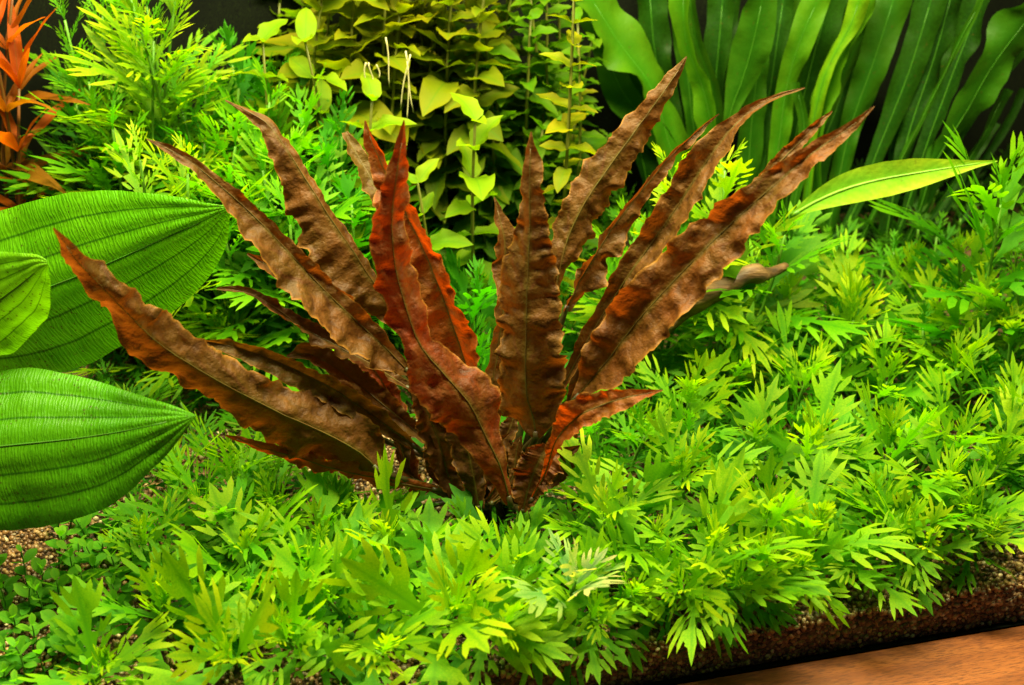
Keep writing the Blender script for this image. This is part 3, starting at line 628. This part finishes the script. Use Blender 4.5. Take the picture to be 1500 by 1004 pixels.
MARKS = {'the driftwood twig': onz(1090, 470), 'the small pointed orange leaf': onz(960, 640), 'the lower sword leaf tip': onz(300, 720), 'the upper sword leaf tip': onz(330, 480), 'the foot of the brown plant': Vector((0, -.03, 0)),
 'the silvery white wisteria': onz(845, 920), 'the large star-shaped rosette': onz(663, 960), 'the raised back rosette': onz(1250, 540), 'the stem in the dark corner': onz(1455, 500), 'the tiny round-leaved sprigs': onz(200, 930),
 'the gravel beside the wooden ledge': onz(1300, 800), 'the dense pale-tipped rosette': onz(1050, 880), 'the largest bronze leaf tip': onz(1480, 640)}
MARKS.pop('the largest bronze leaf tip')
label_by_landmark(CARPET, MARKS, 'green water wisteria in the low carpet, %s from %s')
# taller stems behind and to the left
TALLS = []
TALL = [((232, 330), (182, -30), .19, 12, .044, YEL), ((240, 330), (262, -40), .21, 12, .044, YEL), ((215, 320), (95, 30), .22, 9, .036, BRI), ((255, 330), (300, 120), .22, 9, .04, BRI), ((200, 330), (130, 120), .20, 9, .04, BRI),
 ((190, 340), (205, 235), .12, 7, .048, YEL), ((265, 340), (275, 255), .12, 7, .048, YEL), ((150, 340), (130, 220), .20, 8, .04, MIDG), ((330, 330), (345, 215), .17, 8, .046, BRI), ((390, 340), (385, 250), .16, 8, .046, BRI), ((430, 330), (452, 165), .19, 9, .048, BRI),
 ((330, 320), (350, 130), .24, 9, .042, MIDG), ((480, 340), (480, 250), .17, 8, .045, MIDG), ((400, 330), (410, 120), .25, 9, .044, MIDG), ((300, 360), (330, 350), .12, 7, .046, BRI), ((420, 350), (425, 330), .11, 6, .042, BRI), ((520, 350), (515, 300), .15, 7, .042, MIDG),
 ((975, 330), (985, 260), .14, 7, .042, YEL), ((1050, 330), (1062, 250), .14, 7, .042, YEL), ((1075, 340), (1150, 345), .13, 7, .042, BRI), ((80, 330), (70, 250), .22, 7, .04, MIDG), ((690, 400), (700, 440), .12, 7, .042, MIDG), ((720, 400), (690, 520), .06, 6, .036, MIDG), ((890, 400), (895, 420), .10, 7, .04, BRI), ((930, 400), (930, 350), .13, 7, .04, BRI), ((360, 330), (395, 150), .2, 9, .044, BRI), ((410, 330), (340, 95), .27, 10, .044, MIDG), ((460, 330), (430, 240), .15, 8, .044, BRI), ((310, 330), (300, 210), .19, 8, .044, MIDG), ((540, 340), (500, 200), .19, 9, .042, MIDG), ((350, 360), (375, 310), .13, 7, .042, BRI), ((225, 330), (225, 60), .2, 12, .044, YEL), ((250, 330), (215, 10), .23, 12, .042, BRI), ((180, 330), (150, 20), .25, 11, .04, BRI), ((140, 330), (110, 150), .22, 9, .04, MIDG), ((290, 330), (265, 160), .2, 9, .042, BRI), ((170, 330), (165, 190), .17, 8, .042, BRI)]
for i, (b, t, Y, n, s, c) in enumerate(TALL):
    T = ony(t[0], t[1], Y); B = ony(b[0], 400, Y); B.y = Y+.015; B.z = gz(B)-.002
    fam = ('tall feathery water wisteria stem near the orange plants' if b[0] < 280 and Y > .185 else
           'upright water wisteria stem beside the oval leaved stems' if b[0] < 540 else 'upright water wisteria stem glimpsed between the brown leaves')
    q = stem_plant('water_wisteria', fam, 'plant', fam.replace('stem', 'stems', 1), B, T, n+(5 if T.z > .2 else 1), WIS_FINE if b[0] < 320 else WIS_MID, s*1.75, c, lerp(c, DEEP, .45), 62, 22, WIS_YOUNG, 2, .0015, (.10, .28, .015), 1200+i, .12, None, 1.0, .4, 0); TALLS.append(q)

# ------------------------------------------------------------------ oval-leaved stems at the back
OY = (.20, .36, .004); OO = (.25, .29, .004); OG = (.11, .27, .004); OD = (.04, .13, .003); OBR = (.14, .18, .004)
OVS = [ # base x, tip px, Y, nodes, leaf length, top, low, label
 (705, (696, 178), .17, 6, .038, OY, OG, 'bright yellow green oval leaved stem with crossed leaf pairs behind the brown leaves'),
 (640, (612, 268), .16, 5, .032, OY, OG, 'short oval leaved stem tucked behind the red brown leaves'),
 (560, (545, 148), .19, 6, .040, OY, OG, 'oval leaved stem with a yellow crown below dangling white roots'),
 (420, (385, 62), .24, 6, .040, OY, OG, 'yellow oval leaved stem beside the feathery water wisteria'),
 (470, (447, 62), .23, 6, .040, OY, OG, 'yellow oval leaved stem next to the golden leaf mass'),
 (560, (520, -30), .21, 9, .052, OO, OO, None), (600, (565, -25), .20, 9, .052, OO, OBR, None), (545, (470, -25), .24, 9, .050, OY, OO, None), (640, (620, -40), .22, 10, .048, OO, OBR, None),
 (720, (690, -30), .23, 11, .042, OO, OD, None), (660, (655, 40), .25, 9, .040, OG, OD, None), (760, (745, -20), .26, 11, .038, OO, OD, None), (825, (775, -30), .24, 12, .034, OG, OD, None),
 (812, (842, -30), .21, 12, .026, OO, OO, 'thin reddish stem with small paired leaves beside the ribbon leaves'), (850, (868, 60), .26, 11, .024, OG, OD, None), (780, (800, 90), .22, 9, .032, OG, OD, None),
 (590, (590, 200), .24, 7, .042, OG, OD, None), (500, (505, 120), .26, 8, .042, OG, OD, None), (660, (650, 320), .2, 5, .034, OG, OD, None), (620, (618, 400), .16, 4, .03, MIDG, DEEP, None), (740, (740, 260), .25, 7, .036, OD, OD, None), (770, (765, 130), .28, 9, .034, OD, OD, None), (880, (890, 200), .27, 8, .024, OG, OD, None), (700, (705, 110), .29, 9, .036, OBR, OD, None),
 (500, (495, -60), .22, 9, .056, OO, OO, None), (530, (545, -60), .25, 10, .054, OO, OO, None), (585, (600, -70), .25, 10, .05, OO, OBR, None), (450, (440, -40), .27, 9, .046, OY, OO, None), (415, (410, 0), .28, 8, .04, OY, OO, None), (660, (665, -60), .2, 11, .044, OO, OD, None), (735, (715, -50), .2, 12, .04, OO, OD, None), (800, (815, -50), .27, 12, .032, OG, OD, None), (520, (560, 60), .23, 8, .048, OO, OBR, None), (610, (640, 20), .24, 9, .046, OO, OBR, None), (575, (585, 20), .2, 9, .04, OO, OG, None), (480, (470, 110), .22, 8, .04, OG, OG, None), (680, (680, 60), .22, 9, .036, OG, OG, None), (735, (730, 120), .21, 8, .034, OG, OD, None), (790, (795, 190), .2, 7, .03, OG, OG, None), (850, (850, 140), .22, 9, .022, OO, OG, None)]+[(480+i*31, (478+i*32+(i*37 % 23), -40+(i*61 % 120)), .19+(i*29 % 60)/1000, 9, .044-.0014*i, OO if i < 7 else OG, OBR if i < 7 else OD, None) for i in range(12)]
ov = []
for i, (bx, t, Y, n, s, a, b, lab) in enumerate(OVS):
    Y = Y+.05 if lab is None else Y-.02; T = ony(t[0], t[1], Y); B = ony(bx, 420, Y); B.y = Y+.01; B.z = gz(B)-.002
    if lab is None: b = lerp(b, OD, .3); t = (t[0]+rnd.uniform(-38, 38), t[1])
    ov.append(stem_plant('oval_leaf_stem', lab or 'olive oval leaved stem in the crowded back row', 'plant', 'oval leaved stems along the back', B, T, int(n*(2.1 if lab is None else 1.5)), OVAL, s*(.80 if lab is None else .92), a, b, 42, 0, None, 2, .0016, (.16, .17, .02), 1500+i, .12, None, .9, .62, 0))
for k, (x0, y0, x1, y1) in enumerate([(565, 55, 572, 128), (593, 75, 606, 165), (600, 80, 586, 160), (536, 92, 534, 124), (541, 92, 546, 122), (553, 95, 556, 115), (597, 90, 598, 180)]):
    p = [ony(x0+(x1-x0)*t+1.5*math.sin(t*5+k), y0+(y1-y0)*t, .185)-ov[5].location for t in np.linspace(0, 1, 7)]
    tube('air_root', p, .0006, .0004, M_STEM, ov[5], 5, (.55, .50, .25, 1))

plain = [o for o in ov if o['label'].startswith('olive oval')]
plain.sort(key=lambda o: -o.location.x)
h = len(plain)//2
for i, o in enumerate(plain[:h]): o['label'] = 'olive oval leaved stem of the back row, %s from the ribbon leaves' % ORD[i]
for i, o in enumerate(plain[h:][::-1]): o['label'] = 'olive oval leaved stem of the back row, %s from the feathery wisteria' % ORD[i]
fams = {}
for o in TALLS: fams.setdefault(o['label'], []).append(o)
for lab, L in fams.items():
    L.sort(key=lambda o: o.location.x)
    if len(L) > 1:
        for i, o in enumerate(L): o['label'] = lab.split(' near the orange')[0].split(' glimpsed')[0 if False else 0]+(' between brown leaves' if 'glimpsed' in lab else '')+', %s from the orange plants' % ORD[i]
# ------------------------------------------------------------------ orange plant, far left
OR1 = (.58, .075, .006); OR2 = (.52, .13, .008); OR3 = (.28, .13, .01)
for i, (bx, t, Y, n, s, az, lab) in enumerate([(35, (28, 130), .20, 4, .052, .4, 'orange red stem plant crowned by upright lance leaves'), (28, (20, -20), .22, 5, .055, 1.0, 'taller orange stem plant whose red crown leaves the water wisteria behind'), (5, (-10, 60), .19, 4, .05, .2, 'orange stem plant half hidden behind the red crowns')]):
    T = ony(t[0], t[1], Y); B = ony(bx, 400, Y); B.y = Y+.01; B.z = gz(B)-.002
    stem_plant('orange_stem_plant', lab, 'plant', 'orange stem plants', B, T, n, LANCE, s*1.25, OR1, OR3 if i else OR2, 76, 15, None, 5, .0018, (.16, .05, .012), 1800+i, .35, az, 1, .8, 0)

# ------------------------------------------------------------------ tiny round-leaved plants, lower left
def tiny():
    r = random.Random(11); pts = []
    for _ in range(4000):
        x, y = r.uniform(-30, 190), r.uniform(770, 1030); p = onz(x, y, 0)
        if y < 845 and not (85 < x < 190): continue
        if x > 130 and y > 930: continue
        if min([(p-q).length for q in pts]+[9]) < .0105: continue
        pts.append(p)
        if len(pts) > 85: break
    for i, p in enumerate(pts):
        p.z = gz(p)-.001; h = r.uniform(.012, .026)
        stem_plant('round_leaf_sprig', 'tiny round-leaved green sprig on the gravel under the sword leaf', 'plant', 'tiny round leaved sprigs on the gravel', p, p+Vector((r.uniform(-.005, .005), r.uniform(-.005, .005), h)), r.choice((3, 4, 4)), ROUND, .0105, (.17, .50, .02), (.06, .30, .008), 55, 12, None, 2, .0006, (.05, .16, .01), 2000+i, .25, None, 1, .6, 0)
tiny()

S.render.engine = 'CYCLES'
